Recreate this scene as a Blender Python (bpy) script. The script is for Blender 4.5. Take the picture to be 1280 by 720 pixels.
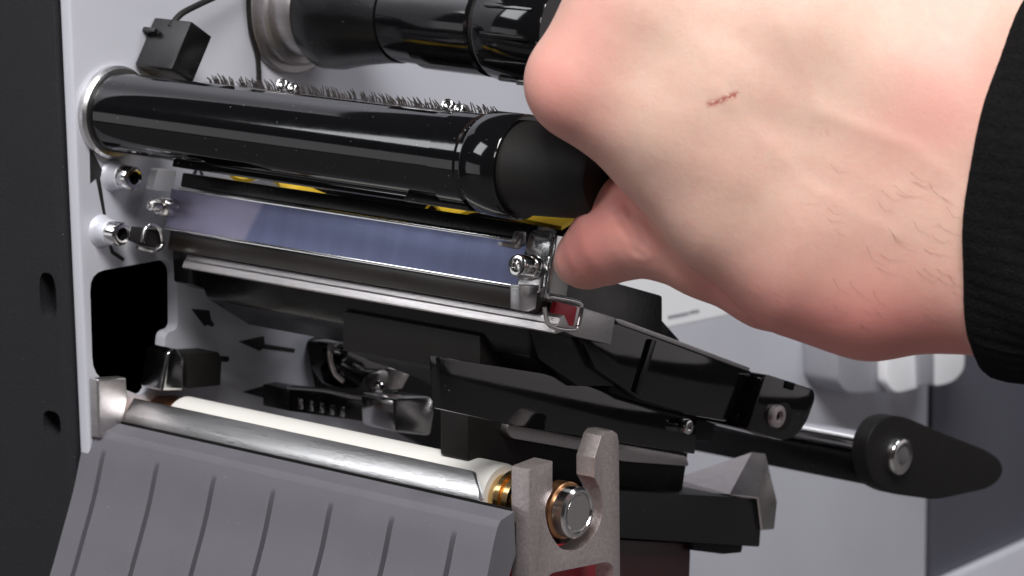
import bpy, bmesh, math, random
import numpy as np
from mathutils import Vector, Matrix
random.seed(7); np.random.seed(7)
for o in list(bpy.data.objects): bpy.data.objects.remove(o)
scn = bpy.context.scene; col = scn.collection
S = 0.001                                   # all shapes below are written in millimetres

# ------------------------------------------------------------------ camera
# X = out of the plate along the rollers, Y = along the plate towards the back, Z = up
F = 4000.0; TH = math.radians(50); PT = math.radians(12.5); ROLL = 0.015
_c, _s, _cp, _sp = math.cos(TH), math.sin(TH), math.cos(PT), math.sin(PT)
cf = np.array([-_c*_cp, _s*_cp, -_sp]); _r0 = np.array([_s, _c, 0.0]); _u0 = np.cross(_r0, cf)
cr = _r0*math.cos(ROLL) - _u0*math.sin(ROLL); cu = _u0*math.cos(ROLL) + _r0*math.sin(ROLL)
def ray(px, py): return cf + cr*(px-640)/F - cu*(py-360)/F
CAM = -ray(130, 470)*830.0
def PX(px, py, X): k = ray(px, py); return CAM + k*((X-CAM[0])/k[0])     # point of plane X seen at a pixel
def PY(px, py, Y): k = ray(px, py); return CAM + k*((Y-CAM[1])/k[1])
def PZ(px, py, Z): k = ray(px, py); return CAM + k*((Z-CAM[2])/k[2])
def PD(px, py, d): return CAM + ray(px, py)*d
def yz(px, py, X): p = PX(px, py, X); return (p[1], p[2])
def proj(p):
    d = np.array(p, float)-CAM; z = d@cf
    return 640+F*(d@cr)/z, 360-F*(d@cu)/z
def xat(px, Y, Z):
    lo, hi = -200.0, 500.0
    for _ in range(50):
        m = (lo+hi)/2
        if proj((m, Y, Z))[0] < px: lo = m
        else: hi = m
    return lo
cd = bpy.data.cameras.new('camera'); cam = bpy.data.objects.new('camera', cd); col.objects.link(cam)
M = Matrix(((cr[0], cu[0], -cf[0], CAM[0]*S), (cr[1], cu[1], -cf[1], CAM[1]*S), (cr[2], cu[2], -cf[2], CAM[2]*S), (0, 0, 0, 1)))
cam.matrix_world = M
cd.sensor_width = 36; cd.lens = 36*F/1280; cd.clip_start = 0.02; cd.clip_end = 50
cd.dof.use_dof = True; cd.dof.focus_distance = 0.755; cd.dof.aperture_fstop = 30
scn.camera = cam

# ------------------------------------------------------------------ light
w = bpy.data.worlds.new('World'); scn.world = w; w.use_nodes = True
w.node_tree.nodes['Background'].inputs[0].default_value = (0.50, 0.51, 0.56, 1)
w.node_tree.nodes['Background'].inputs[1].default_value = 0.045
def area(name, loc, target, sx, sy, power, color=(1, 1, 1)):
    l = bpy.data.lights.new(name, 'AREA'); l.shape = 'RECTANGLE'; l.size = sx; l.size_y = sy; l.energy = power; l.color = color
    o = bpy.data.objects.new(name, l); col.objects.link(o); o.location = loc
    o.rotation_euler = (Vector(target)-Vector(loc)).to_track_quat('-Z', 'Y').to_euler()
    return o
area('softbox_above', (0.64, -0.62, 1.15), (0.09, 0.06, 0.02), 0.60, 0.50, 31.0, (1.0, 0.985, 0.97))
area('softbox_front', (0.42, -0.92, 0.62), (0.08, 0.05, 0.03), 0.18, 0.20, 1.0, (1.0, 0.97, 0.95))
area('softbox_left', (-0.55, -0.75, 0.70), (0.08, 0.0, 0.0), 0.36, 0.40, 3.4, (0.96, 0.98, 1.0))
area('fill_right', (0.85, 0.45, 1.0), (0.02, 0.35, 0.0), 0.50, 0.50, 6.0, (0.94, 0.96, 1.0))  # unseen fill lamp added to brighten the right of the plate
area('metal_fill_right', (1.10, 1.15, -0.02), (0.12, 0.03, 0.0), 0.70, 0.42, 0.65, (1.0, 0.93, 0.93))  # unseen lamp added so outward metal faces have something bright to mirror
area('metal_fill_left', (-0.85, -1.05, -0.02), (0.12, 0.03, 0.0), 0.70, 0.42, 0.9, (0.97, 0.97, 1.0))  # unseen lamp added to brighten metal faces turned to the front
scn.view_settings.view_transform = 'Standard'; scn.view_settings.look = 'None'
scn.view_settings.exposure = 0.0; scn.view_settings.gamma = 1.0
scn.render.engine = 'CYCLES'

# ------------------------------------------------------------------ materials
def mat(name, base, rough=0.5, metal=0.0, var=0.06, vscale=120, bump=0.0, bscale=600, rvar=0.08, coat=0.0,
        stretch=None, sss=0.0, spec=0.5, aniso=0.0):
    m = bpy.data.materials.new(name); m.use_nodes = True; nt = m.node_tree; b = nt.nodes['Principled BSDF']
    N = nt.nodes.new; L = nt.links.new
    tc = N('ShaderNodeTexCoord'); mp = N('ShaderNodeMapping'); L(tc.outputs['Object'], mp.inputs[0])
    if stretch: mp.inputs['Scale'].default_value = stretch
    n1 = N('ShaderNodeTexNoise'); n1.inputs['Scale'].default_value = vscale; n1.inputs['Detail'].default_value = 5
    L(mp.outputs[0], n1.inputs['Vector'])
    mx = N('ShaderNodeMix'); mx.data_type = 'RGBA'
    mx.inputs[6].default_value = (*[max(0, c*(1-var*2)) for c in base], 1)
    mx.inputs[7].default_value = (*[min(1, c*(1+var*2)) for c in base], 1)
    L(n1.outputs[0], mx.inputs[0]); L(mx.outputs[2], b.inputs['Base Color'])
    n2 = N('ShaderNodeTexNoise'); n2.inputs['Scale'].default_value = vscale*2.3; n2.inputs['Detail'].default_value = 6
    L(mp.outputs[0], n2.inputs['Vector'])
    mr = N('ShaderNodeMapRange'); mr.inputs[3].default_value = max(0.01, rough-rvar); mr.inputs[4].default_value = min(1, rough+rvar)
    L(n2.outputs[0], mr.inputs[0]); L(mr.outputs[0], b.inputs['Roughness'])
    b.inputs['Metallic'].default_value = metal
    b.inputs['Specular IOR Level'].default_value = spec
    b.inputs['Coat Weight'].default_value = coat; b.inputs['Coat Roughness'].default_value = 0.08
    if bump:
        n3 = N('ShaderNodeTexNoise'); n3.inputs['Scale'].default_value = bscale; n3.inputs['Detail'].default_value = 4
        L(mp.outputs[0], n3.inputs['Vector'])
        bp = N('ShaderNodeBump'); bp.inputs['Strength'].default_value = bump; bp.inputs['Distance'].default_value = 0.0004
        L(n3.outputs[0], bp.inputs['Height']); L(bp.outputs[0], b.inputs['Normal'])
    return m
MT = {}
MT['plate'] = mat('grey_coated_plate', (0.57, 0.575, 0.635), 0.42, 0.25, 0.06, 14, 0.10, 2500)
MT['plate_edge'] = mat('plate_edge', (0.62, 0.62, 0.63), 0.35, 0.6, 0.05, 60)
MT['bezel'] = mat('dark_bezel', (0.013, 0.0126, 0.0148), 0.5, 0, 0.08, 60, 0.25, 1800, spec=0.4)
MT['gloss'] = mat('gloss_black', (0.0035, 0.0035, 0.004), 0.08, 0, 0.1, 80, 0.015, 300, 0.04)
MT['satin'] = mat('satin_black', (0.0045, 0.0045, 0.005), 0.25, 0, 0.1, 80, 0.08, 900, spec=0.4)
MT['matte'] = mat('matte_black', (0.0075, 0.0066, 0.0062), 0.6, 0, 0.1, 80, 0.2, 1600, spec=0.3)
MT['hole'] = mat('hole_black', (0.004, 0.004, 0.004), 0.9, 0, 0.05, 80, spec=0.1)
MT['cover'] = mat('charcoal_cover', (0.108, 0.105, 0.120), 0.55, 0, 0.05, 90, 0.10, 3200)
MT['chrome'] = mat('polished_steel', (0.66, 0.65, 0.65), 0.16, 1.0, 0.05, 200, 0.03, 900, 0.06)
MT['steel'] = mat('brushed_steel', (0.56, 0.55, 0.555), 0.30, 1.0, 0.08, 60, 0.15, 300, 0.08, stretch=(1, 25, 25))
MT['satin_steel'] = mat('satin_steel', (0.50, 0.475, 0.48), 0.40, 1.0, 0.10, 60, 0.12, 300, 0.08, stretch=(1, 25, 25))
MT['folded'] = mat('folded_sheet', (0.66, 0.60, 0.585), 0.30, 0.85, 0.06, 200)
MT['alu'] = mat('milled_aluminium', (0.57, 0.505, 0.50), 0.44, 0.9, 0.14, 900, 0.25, 1500, 0.10)
MT['rubber'] = mat('white_rubber', (0.61, 0.597, 0.57), 0.6, 0, 0.02, 60, 0.05, 2000)
MT['copper'] = mat('copper', (0.50, 0.26, 0.13), 0.34, 1.0, 0.15, 300)
MT['brass'] = mat('brass', (0.72, 0.50, 0.24), 0.25, 1.0, 0.12, 300)
MT['yellow'] = mat('yellow_plastic', (0.62, 0.40, 0.02), 0.45, 0, 0.10, 150)
MT['white'] = mat('white_plastic', (0.80, 0.80, 0.83), 0.45, 0, 0.04, 80)
MT['grey'] = mat('plain_grey', (0.26, 0.26, 0.29), 0.5, 0, 0.05, 80)
MT['rear'] = mat('rear_panel', (0.072, 0.072, 0.092), 0.55, 0, 0.05, 30, 0.15, 2000)
MT['paper'] = mat('white_label', (0.74, 0.74, 0.76), 0.5, 0, 0.02, 50)
MT['print'] = mat('print_black', (0.012, 0.012, 0.013), 0.5, 0, 0.1, 300)
MT['maroon'] = mat('maroon', (0.045, 0.012, 0.015), 0.4, 0, 0.1, 80)
MT['red'] = mat('red_reflection', (0.35, 0.02, 0.035), 0.35, 0, 0.1, 80)  # stands in for red reflections in the metal
MT['bristle'] = mat('bristle_black', (0.02, 0.015, 0.014), 0.5, 0, 0.3, 400)
MT['brown'] = mat('head_underside', (0.014, 0.010, 0.008), 0.3, 0, 0.4, 30)
MT['table'] = mat('grey_table', (0.13, 0.12, 0.12), 0.6, 0, 0.04, 10)
MT['hair'] = mat('brown_hair', (0.12, 0.06, 0.04), 0.5, 0, 0.2, 300)
MT['cloth'] = mat('black_knit', (0.0055, 0.0055, 0.006), 0.9, 0, 0.35, 900, 1.0, 1400, spec=0.08)

def dust(m, amount=0.70, sc=1500):
    nt = m.node_tree; b = nt.nodes['Principled BSDF']; N = nt.nodes.new; L = nt.links.new
    tc = N('ShaderNodeTexCoord'); n = N('ShaderNodeTexNoise'); n.inputs['Scale'].default_value = sc; n.inputs['Detail'].default_value = 1; L(tc.outputs['Object'], n.inputs['Vector'])
    r = N('ShaderNodeMapRange'); r.inputs[1].default_value = amount; r.inputs[2].default_value = amount+.05; r.inputs[4].default_value = .5; L(n.outputs[0], r.inputs[0])
    x = N('ShaderNodeMix'); x.data_type = 'RGBA'; x.inputs[7].default_value = (.35, .34, .33, 1)
    L(r.outputs[0], x.inputs[0]); L(b.inputs['Base Color'].links[0].from_socket, x.inputs[6]); L(x.outputs[2], b.inputs['Base Color'])
for k_ in ('gloss', 'satin', 'bezel', 'cover'): dust(MT[k_], 0.765)
def blue_mat():  # blue tone and lilac left part are reflections painted into the colour
    m = mat('blue_reflection', (0.215, 0.240, 0.41), 0.40, 0.6, 0.10, 40, 0.06, 500, 0.08, stretch=(6, 1, 1))
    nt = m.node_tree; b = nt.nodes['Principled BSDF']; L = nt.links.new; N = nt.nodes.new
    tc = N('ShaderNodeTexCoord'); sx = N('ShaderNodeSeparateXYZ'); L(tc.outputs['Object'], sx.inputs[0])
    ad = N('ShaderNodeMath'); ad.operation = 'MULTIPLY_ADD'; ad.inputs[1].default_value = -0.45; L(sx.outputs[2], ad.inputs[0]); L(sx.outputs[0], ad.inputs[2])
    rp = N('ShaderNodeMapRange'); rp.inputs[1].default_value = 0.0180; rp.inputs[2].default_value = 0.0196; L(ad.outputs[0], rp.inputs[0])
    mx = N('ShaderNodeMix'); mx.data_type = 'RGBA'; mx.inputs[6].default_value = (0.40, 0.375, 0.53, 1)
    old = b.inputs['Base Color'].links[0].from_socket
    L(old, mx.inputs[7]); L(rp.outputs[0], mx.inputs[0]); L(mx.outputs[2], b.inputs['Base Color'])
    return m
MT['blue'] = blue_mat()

# ------------------------------------------------------------------ mesh helpers (mm)
def bm_new(): return bmesh.new()
def addpoly(bm, V, Fs):
    vs = [bm.verts.new(v) for v in V]
    for f in Fs:
        try: bm.faces.new([vs[i] for i in f])
        except ValueError: pass
    return vs
def prism(poly, x0, x1, bm=None):
    """polygon of (y,z) drawn out from x0 to x1"""
    bm = bm or bm_new(); n = len(poly)
    V = [(x0, y, z) for y, z in poly] + [(x1, y, z) for y, z in poly]
    Fs = [list(range(n)), list(range(2*n-1, n-1, -1))] + [[i, i+n, (i+1) % n+n, (i+1) % n] for i in range(n)]
    addpoly(bm, V, Fs); bmesh.ops.recalc_face_normals(bm, faces=bm.faces[:]); return bm
def pxprism(pp, X, t, bm=None):
    """outline seen at pixels on the plane X, drawn back t mm towards the plate"""
    return prism([yz(a, b, X) for a, b in pp], X-t, X, bm)
def loft(polyA, polyB, bm=None):
    bm = bm or bm_new(); n = len(polyA)
    Fs = [list(range(n)), list(range(2*n-1, n-1, -1))] + [[i, i+n, (i+1) % n+n, (i+1) % n] for i in range(n)]
    addpoly(bm, [tuple(p) for p in polyA]+[tuple(p) for p in polyB], Fs); bmesh.ops.recalc_face_normals(bm, faces=bm.faces[:]); return bm
def lathe(prof, o, d=(1, 0, 0), n=56, bm=None):
    """profile of (distance, radius) about an axis"""
    bm = bm or bm_new(); d = Vector(d).normalized(); o = Vector(o)
    a = d.orthogonal().normalized(); b = d.cross(a); rings = []
    for x, r in prof:
        if r < 1e-6: rings.append([bm.verts.new(o+d*x)])
        else: rings.append([bm.verts.new(o+d*x+(a*math.cos(2*math.pi*i/n)+b*math.sin(2*math.pi*i/n))*r) for i in range(n)])
    for A, B in zip(rings, rings[1:]):
        for i in range(n):
            j = (i+1) % n
            if len(A) == 1 and len(B) == 1: continue
            if len(A) == 1: bm.faces.new([A[0], B[j], B[i]])
            elif len(B) == 1: bm.faces.new([A[i], A[j], B[0]])
            else: bm.faces.new([A[i], A[j], B[j], B[i]])
    bmesh.ops.recalc_face_normals(bm, faces=bm.faces[:]); return bm
def box(c, size, rot=None, bm=None):
    bm = bm or bm_new(); R = rot or Matrix.Identity(3); h = [s/2 for s in size]
    V = [Vector(c)+R@Vector((sx*h[0], sy*h[1], sz*h[2])) for sx in (-1, 1) for sy in (-1, 1) for sz in (-1, 1)]
    addpoly(bm, V, [(0, 1, 3, 2), (4, 6, 7, 5), (0, 4, 5, 1), (2, 3, 7, 6), (0, 2, 6, 4), (1, 5, 7, 3)])
    bmesh.ops.recalc_face_normals(bm, faces=bm.faces[:]); return bm
def tube(pts, r, n=10, bm=None, taper=None):
    bm = bm or bm_new(); P = [Vector(p) for p in pts]; rings = []; up = None
    for i, p in enumerate(P):
        t = (P[min(i+1, len(P)-1)]-P[max(i-1, 0)]).normalized()
        up = t.orthogonal().normalized() if up is None else (up-t*up.dot(t)).normalized()
        s = t.cross(up); rr = r if taper is None else r*taper[i]
        rings.append([bm.verts.new(p+(up*math.cos(2*math.pi*k/n)+s*math.sin(2*math.pi*k/n))*rr) for k in range(n)])
    for A, B in zip(rings, rings[1:]):
        for k in range(n): bm.faces.new([A[k], A[(k+1) % n], B[(k+1) % n], B[k]])
    bm.faces.new(rings[0][::-1]); bm.faces.new(rings[-1])
    bmesh.ops.recalc_face_normals(bm, faces=bm.faces[:]); return bm
def smooth_path(pts, k=6):
    P = [Vector(p) for p in pts]; out = []
    for i in range(len(P)-1):
        p0, p1, p2, p3 = P[max(i-1, 0)], P[i], P[i+1], P[min(i+2, len(P)-1)]
        for j in range(k):
            t = j/k
            out.append(0.5*((2*p1)+(p2-p0)*t+(2*p0-5*p1+4*p2-p3)*t*t+(3*p1-p0-3*p2+p3)*t**3))
    return out+[P[-1]]
def bev(bm, wd, seg=2, ang=32):
    es = [e for e in bm.edges if len(e.link_faces) == 2 and e.calc_face_angle(0) > math.radians(ang)]
    bmesh.ops.bevel(bm, geom=es, offset=wd, segments=seg, profile=0.6, affect='EDGES', clamp_overlap=True)
    return bm
def obj(name, bm, m, parent=None, sharp=38):
    loc = Vector(parent['_o']) if parent is not None else Vector((0, 0, 0))
    bmesh.ops.translate(bm, vec=-loc, verts=bm.verts[:]); bmesh.ops.scale(bm, vec=(S, S, S), verts=bm.verts[:])
    me = bpy.data.meshes.new(name); bm.to_mesh(me); bm.free()
    for p in me.polygons: p.use_smooth = True
    me.set_sharp_from_angle(angle=math.radians(sharp))
    me.materials.append(MT[m] if isinstance(m, str) else m)
    o = bpy.data.objects.new(name, me); col.objects.link(o)
    if parent is not None: o.parent = parent; o['_o'] = tuple(loc)
    ALL.append(o); return o
ALL = []
def tag(o, label, cat, group=None):
    o['label'] = label; o['category'] = cat
    if group: o['group'] = group
    return o
def thing(name, label, cat, loc):
    o = bpy.data.objects.new(name, None); o.empty_display_size = 0.01; col.objects.link(o)
    o.location = Vector([float(v) for v in loc])*S; o['_o'] = tuple(float(v) for v in loc); ALL.append(o)
    return tag(o, label, cat)
def cut(o, cutters, sharp=38):
    """cut openings into a finished mesh"""
    for bm in cutters:
        loc = Vector(o['_o']) if '_o' in o.keys() else Vector((0, 0, 0))
        bmesh.ops.translate(bm, vec=-loc, verts=bm.verts[:]); bmesh.ops.scale(bm, vec=(S, S, S), verts=bm.verts[:])
        me = bpy.data.meshes.new('cutter'); bm.to_mesh(me); bm.free()
        c = bpy.data.objects.new('cutter', me); col.objects.link(c); c.parent = o.parent
        md = o.modifiers.new('cut', 'BOOLEAN'); md.object = c; md.solver = 'EXACT'
        bpy.context.view_layer.update()
        new = bpy.data.meshes.new_from_object(o.evaluated_get(bpy.context.evaluated_depsgraph_get()))
        o.modifiers.clear(); o.data = new; bpy.data.objects.remove(c)
    for p in o.data.polygons: p.use_smooth = True
    o.data.set_sharp_from_angle(angle=math.radians(sharp))
def rpoly(pts, r, k=4):
    """round the corners of a 2-D outline"""
    out = []; n = len(pts)
    for i in range(n):
        p = Vector(pts[i]); a = Vector(pts[i-1])-p; b = Vector(pts[(i+1) % n])-p
        ra = min(r, a.length*0.45, b.length*0.45); A = p+a.normalized()*ra; B = p+b.normalized()*ra
        for j in range(k+1):
            t = j/k; out.append(tuple(A*(1-t)**2+p*2*t*(1-t)+B*t*t))
    return out
def screw(parent, p, d, r, ln, m='chrome', nm='screw', sm=None):
    """socket head screw: head, recessed hexagon; p = centre of its face, d = the way the face looks"""
    d = Vector(d).normalized(); p = Vector([float(v) for v in p])
    h = obj(nm, lathe([(-ln, r*0.98), (-r*0.22, r), (-r*0.06, r*0.94), (0, r*0.82), (0, r*0.52), (-r*0.7, r*0.46), (-r*0.75, 0)], p, d, 30), m, parent)
    obj('hex_socket', lathe([(-r*0.60, 0), (-r*0.60, r*0.50), (-r*0.2, r*0.5), (-r*0.2, r*0.44), (-r*0.58, r*0.40), (-r*0.58, 0)], p, d, 6), sm or m, h)
    return h

# ------------------------------------------------------------------ the plate and what closes the picture
plate = thing('printer_frame', 'grey metal printer frame with printed black arrows and a dark front bezel', 'frame', (0, -6, -90))
pf = obj('plate_sheet', bev(prism([(-6.3, -262), (396, -262), (396, 170), (-6.3, 170)], -3.6, 0), 0.8, 3), 'plate', plate)
hole = rpoly([yz(*q, 0) for q in ((112, 341), (206, 324), (221, 333), (222, 412), (207, 416), (205, 448), (196, 452), (188, 500), (116, 470))], 5)
cut(pf, [prism(hole, -12, 6)])
for pp in ([(112, 181), (131, 219), (125, 221), (134, 278), (131, 279), (120, 223), (113, 229)],
           [(136, 306), (139, 306), (143, 314), (156, 323), (154, 327), (139, 317)],
           [(239, 386), (262, 388), (264, 400), (268, 405), (266, 409), (259, 406), (256, 408)],
           [(298, 427), (330, 420), (331, 430), (369, 436), (368, 441), (328, 436), (325, 439)],
           [(303, 490), (336, 481), (336, 489), (351, 491), (351, 495), (335, 494), (335, 499)]):
    obj('arrow_mark', pxprism(pp, 0.12, 0.08), 'print', plate)
am = obj('arrow_mark', pxprism([(248, 203), (255, 219), (251, 219), (248, 211), (245, 218), (241, 217)], 0.12, 0.08), 'print', plate)
for q in ((168, 223), (153, 293)):
    p = PX(*q, 8.0)
    so = screw(plate, p, (1, 0, 0), 3.1, 4.2, 'chrome', 'cap_screw', 'hole')
    obj('spacer', lathe([(-8, 4.3), (-7.4, 3.9), (-6.6, 3.5), (-4.2, 3.3), (-3.9, 3.0)], p, (1, 0, 0), 40), 'plate', so)
# white sticker with a few printed marks
lab = obj('label_sheet', pxprism(rpoly([(690, 300), (1010, 270), (1010, 372), (846, 406), (700, 440)], 6), 0.15, 0.1), 'paper', plate)
for a, b, ww, hh in ((757, 372, 3, 14), (772, 374, 4, 12), (835, 395, 26, 4), (862, 389, 12, 4), (745, 368, 3, 10)):
    obj('printed_mark', pxprism([(a, b), (a+ww, b-ww*0.2), (a+ww, b+hh-ww*0.2), (a, b+hh)], 0.25, 0.06), 'grey', lab)

obj('rear_panel', bev(prism([(400.5, -158), (900, -158), (900, 200), (400.5, 200)], -6, -1.0), 0.8), 'rear', plate)
obj('rear_ledge', bev(prism([(400.5, -262), (900, -262), (900, -158.4), (400.5, -158.4)], -6, 3.0), 0.8), 'plate', plate)
obj('inner_housing', prism([(-3, -262), (900, -262), (900, 200), (-3, 200)], -78, -45), 'hole', plate)
tb_ = obj('table_top', bev(box((300, -300, -272), (2400, 2400, 20)), 2), 'table'); tb_['kind'] = 'structure'
bz = obj('front_bezel', bev(prism([(-8, -262), (-3.2, -262), (-3.2, 170), (-8, 170)], -78, -4.0), 1.2, 3), 'bezel', plate)
bz['label'] = 'tall dark grey front bezel with two oval slots'
def yoval(px, py, wpx, hpx):
    c0 = PY(px, py, -8); kx, kz = wpx/2/3.75, hpx/2/4.85; rr = min(kx, kz); pts = []
    for i in range(28):
        a = 2*math.pi*i/28; x = kx*math.copysign(abs(math.cos(a))**0.7, math.cos(a)); z = kz*math.copysign(abs(math.sin(a))**0.7, math.sin(a))
        pts.append((c0[0]+x, c0[2]+z))
    return loft([(x, -14, z) for x, z in pts], [(x, -3.5, z) for x, z in pts])
cut(bz, [yoval(60, 371, 24, 62), yoval(65, 529, 25, 32)])

# ------------------------------------------------------------------ take-up spindle
TY, TZ = 6.9, 68.4
ts = thing('take_up_spindle', 'glossy black lower ribbon spindle whose knob the hand turns', 'spindle', (0, TY, TZ))
obj('flange', lathe([(0, 12.0), (1.6, 12.0), (2.4, 11.3), (2.4, 9)], (0, TY, TZ), n=64), 'steel', ts)
core = obj('core', lathe([(2.4, 9.7), (3.0, 10.2), (60, 10.35), (117, 10.4), (117.5, 9.5)], (0, TY, TZ), n=96), 'gloss', ts)
cut(core, [box((X, TY+1.2, TZ+10.6), (15, 6, 2.2), Matrix.Rotation(math.radians(0), 3, 'X')) for X in (48, 104)])
obj('knob_rim', lathe([(116.6, 10.0), (117, 11.0), (124.6, 11.1), (125.0, 10.6), (126.6, 10.6), (127.0, 11.6), (128.2, 12.2), (136.8, 12.25), (137.6, 11.8), (137.6, 8)], (0, TY, TZ), n=96), 'gloss', ts)
obj('knob_face', lathe([(137.2, 10.9), (138.2, 10.8), (138.8, 10.0), (139.0, 8.4), (139.0, 0)], (0, TY, TZ), n=64), 'matte', ts)
obj('knob_cone', lathe([(138.0, 10.9), (150, 10.2), (160, 9.2), (161, 8.4), (161, 0)], (0, TY, TZ), n=48), 'matte', ts)
obj('clip_rail', bev(prism([(TY-4.2, TZ-9.0), (TY-1.4, TZ-10.2), (TY-1.2, TZ-11.8), (TY-4.8, TZ-10.8)], 26, 132), 0.3), 'gloss', ts)
obj('clip_tab', bev(box((116, TY-6.2, TZ-9.6), (20, 1.6, 1.2), Matrix.Rotation(math.radians(35), 3, 'X')), 0.2), 'satin', ts)

# anti-static brush behind the spindle
b0 = PY(262, 104, 27); b1 = PY(626, 147, 27)
br = thing('static_brush', 'row of short black bristles on a thin rail behind the lower spindle', 'brush', b0)
dz = (b1[2]-b0[2])/(b1[0]-b0[0])
def bz_at(X): return b0[2]+(X-b0[0])*dz
obj('rail', bev(loft([(b0[0]-3, 26, b0[2]-7), (b0[0]-3, 29, b0[2]-7), (b0[0]-3, 29, b0[2]), (b0[0]-3, 26, b0[2])],
                     [(b1[0], 26, b1[2]-7), (b1[0], 29, b1[2]-7), (b1[0], 29, b1[2]), (b1[0], 26, b1[2])]), 0.3), 'steel', br)
bb = bm_new()
X = b0[0]
while X < b1[0]-1:
    if random.random() < 0.93:
        for k in range(2):
            h = random.uniform(1.1, 2.7); ln = random.uniform(0.6, 1.9); x = X+random.uniform(-.3, .3); yy = 27.2+random.uniform(0, 1.4)
            tube([(x, yy, bz_at(x)-0.5), (x-ln*.4, yy, bz_at(x)+h*.55), (x-ln, yy+random.uniform(-.3, .3), bz_at(x)+h)], 0.20, 5, bb, (1, .9, .5))
    X += random.choice((0.75, 0.8, 0.9, 1.1))
br_o = obj('bristles', bb, 'bristle', br); br_o['kind'] = 'stuff'
for q in ((352, 104), (559, 130)):
    p = PY(*q, 25.6); screw(br, (p[0], 25.4, p[2]), (0.3, -1, 0.5), 1.5, 2.5)
    screw(br, (p[0]+3.6, 25.4, p[2]-0.6), (0.3, -1, 0.5), 1.2, 2.5)

# ------------------------------------------------------------------ supply spindle at the top
sy, sz = yz(368, 6, 0)
ss = thing('supply_spindle', 'thick black upper ribbon spindle on a stepped silver boss', 'spindle', (0, sy, sz))
obj('boss', lathe([(0, 18.8), (1.2, 18.8), (1.8, 18.2), (1.8, 16.4), (4.2, 16.2), (4.9, 15.4), (4.9, 13.6), (10, 13.2), (11.2, 12.2), (12, 9)], (0, sy, sz), n=72), 'satin_steel', ss)
X1 = xat(560, sy, sz); X2 = xat(640, sy, sz)
obj('flange', lathe([(12, 10.5), (12.6, 15.2), (14.2, 16.2), (19, 16.0), (27, 14.2), (36, 12.9), (40, 12.6), (40, 9)], (0, sy, sz), n=72), 'satin', ss)
obj('core', lathe([(39, 12.1), (X1-5, 12.5), (X1-4.6, 13.3), (X2-5, 13.5), (X2-4.4, 12.9), (X2-4.4, 9)], (0, sy, sz), n=72), 'gloss', ss)
obj('collar', lathe([(X2-4.8, 11), (X2-4.5, 12.4), (X2-2.4, 12.4), (X2-2.2, 11)], (0, sy, sz), n=72), 'matte', ss)
obj('knob', lathe([(X2-2.6, 11.4), (X2-2.2, 13.6), (X2-1.4, 14.0), (X2+18, 14.4), (X2+20, 13.4), (X2+20.4, 0)], (0, sy, sz), n=72), 'gloss', ss)
for k in range(12):
    a = 2*math.pi*k/12
    obj('grip_rib', bev(box((X2+9.5, sy+14.3*math.cos(a), sz+14.3*math.sin(a)), (16, 1.2, 1.3), Matrix.Rotation(a, 3, 'X')), 0.3), 'gloss', ss)

# sensor plug and the thin cables
c0 = PX(240, 66, 14); R = Matrix.Rotation(math.radians(-34), 3, 'X')
sc = thing('sensor_plug', 'small black plug with a thin cable above the lower spindle flange', 'plug', (0, c0[1], c0[2]-6))
obj('body', bev(box((7.2, c0[1], c0[2]), (13.6, 8.6, 13.8), R), 0.5), 'satin', sc)
obj('latch_tab', bev(box(Vector((2.2, c0[1], c0[2]))+R@Vector((0, -5.2, 2.6)), (4.5, 2.0, 1.2), R), 0.2), 'satin', sc)
cb = [PX(213, 34, 7), PX(226, 18, 7), PX(250, 5, 6), PX(290, -14, 5), PX(330, -40, 5)]
obj('cable', tube(smooth_path(cb), 0.85, 10), 'matte', sc)
tag(obj('sensor_cable', tube(smooth_path([PX(311, -30, 1.0), PX(311, 10, 1.0), PX(314, 40, 1.0), PX(322, 70, 1.0), PX(324, 105, 1.2)]), 0.7, 10), 'matte'),
    'thin black cable running down the plate beside the silver boss', 'cable')

# ------------------------------------------------------------------ print head
hd = thing('print_head', 'black print head assembly with a steel strip painted with a blue reflection, tilted up on its arm', 'print head', (10, 20, 20))
XA = 8.0
bt, bb_ = PX(214, 236, XA), PX(206, 284, XA)
XR = 134.0
nrm = Vector((0, -(bt[2]-bb_[2]), (bt[1]-bb_[1]))).normalized()      # looks out of the blue face
tdir = Vector((0, bt[1]-bb_[1], bt[2]-bb_[2])).normalized()
def face_pt(X, a, b):  # a mm up along the face from its foot, b mm out of it
    p = Vector((X, bb_[1], bb_[2]))+tdir*a+nrm*b; return p
HL = (Vector(bt)-Vector(bb_)).length
def strip(x0, x1, a0, a1, b0_, b1_):
    q = [(face_pt(0, a, b).y, face_pt(0, a, b).z) for a, b in ((a0, b0_), (a1, b0_), (a1, b1_), (a0, b1_))]
    return prism(q, x0, x1)
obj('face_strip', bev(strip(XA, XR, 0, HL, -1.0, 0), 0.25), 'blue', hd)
obj('strip_lip', bev(strip(XA+3, XR-6, HL-0.1, HL+0.7, -1.6, 0.5), 0.2), 'chrome', hd)
obj('top_bar', bev(strip(XA+2, XR-5, HL+0.9, HL+4.7, -9, -1.0), 0.5), 'satin', hd)
obj('lower_band', bev(strip(XA+1.2, XR-2, -5.6, -0.15, -6, -1.0), 0.3), 'brown', hd)
obj('band_lip', bev(strip(XA, XR, -0.7, 0.0, -1.8, 0.25), 0.15), 'chrome', hd)
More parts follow.
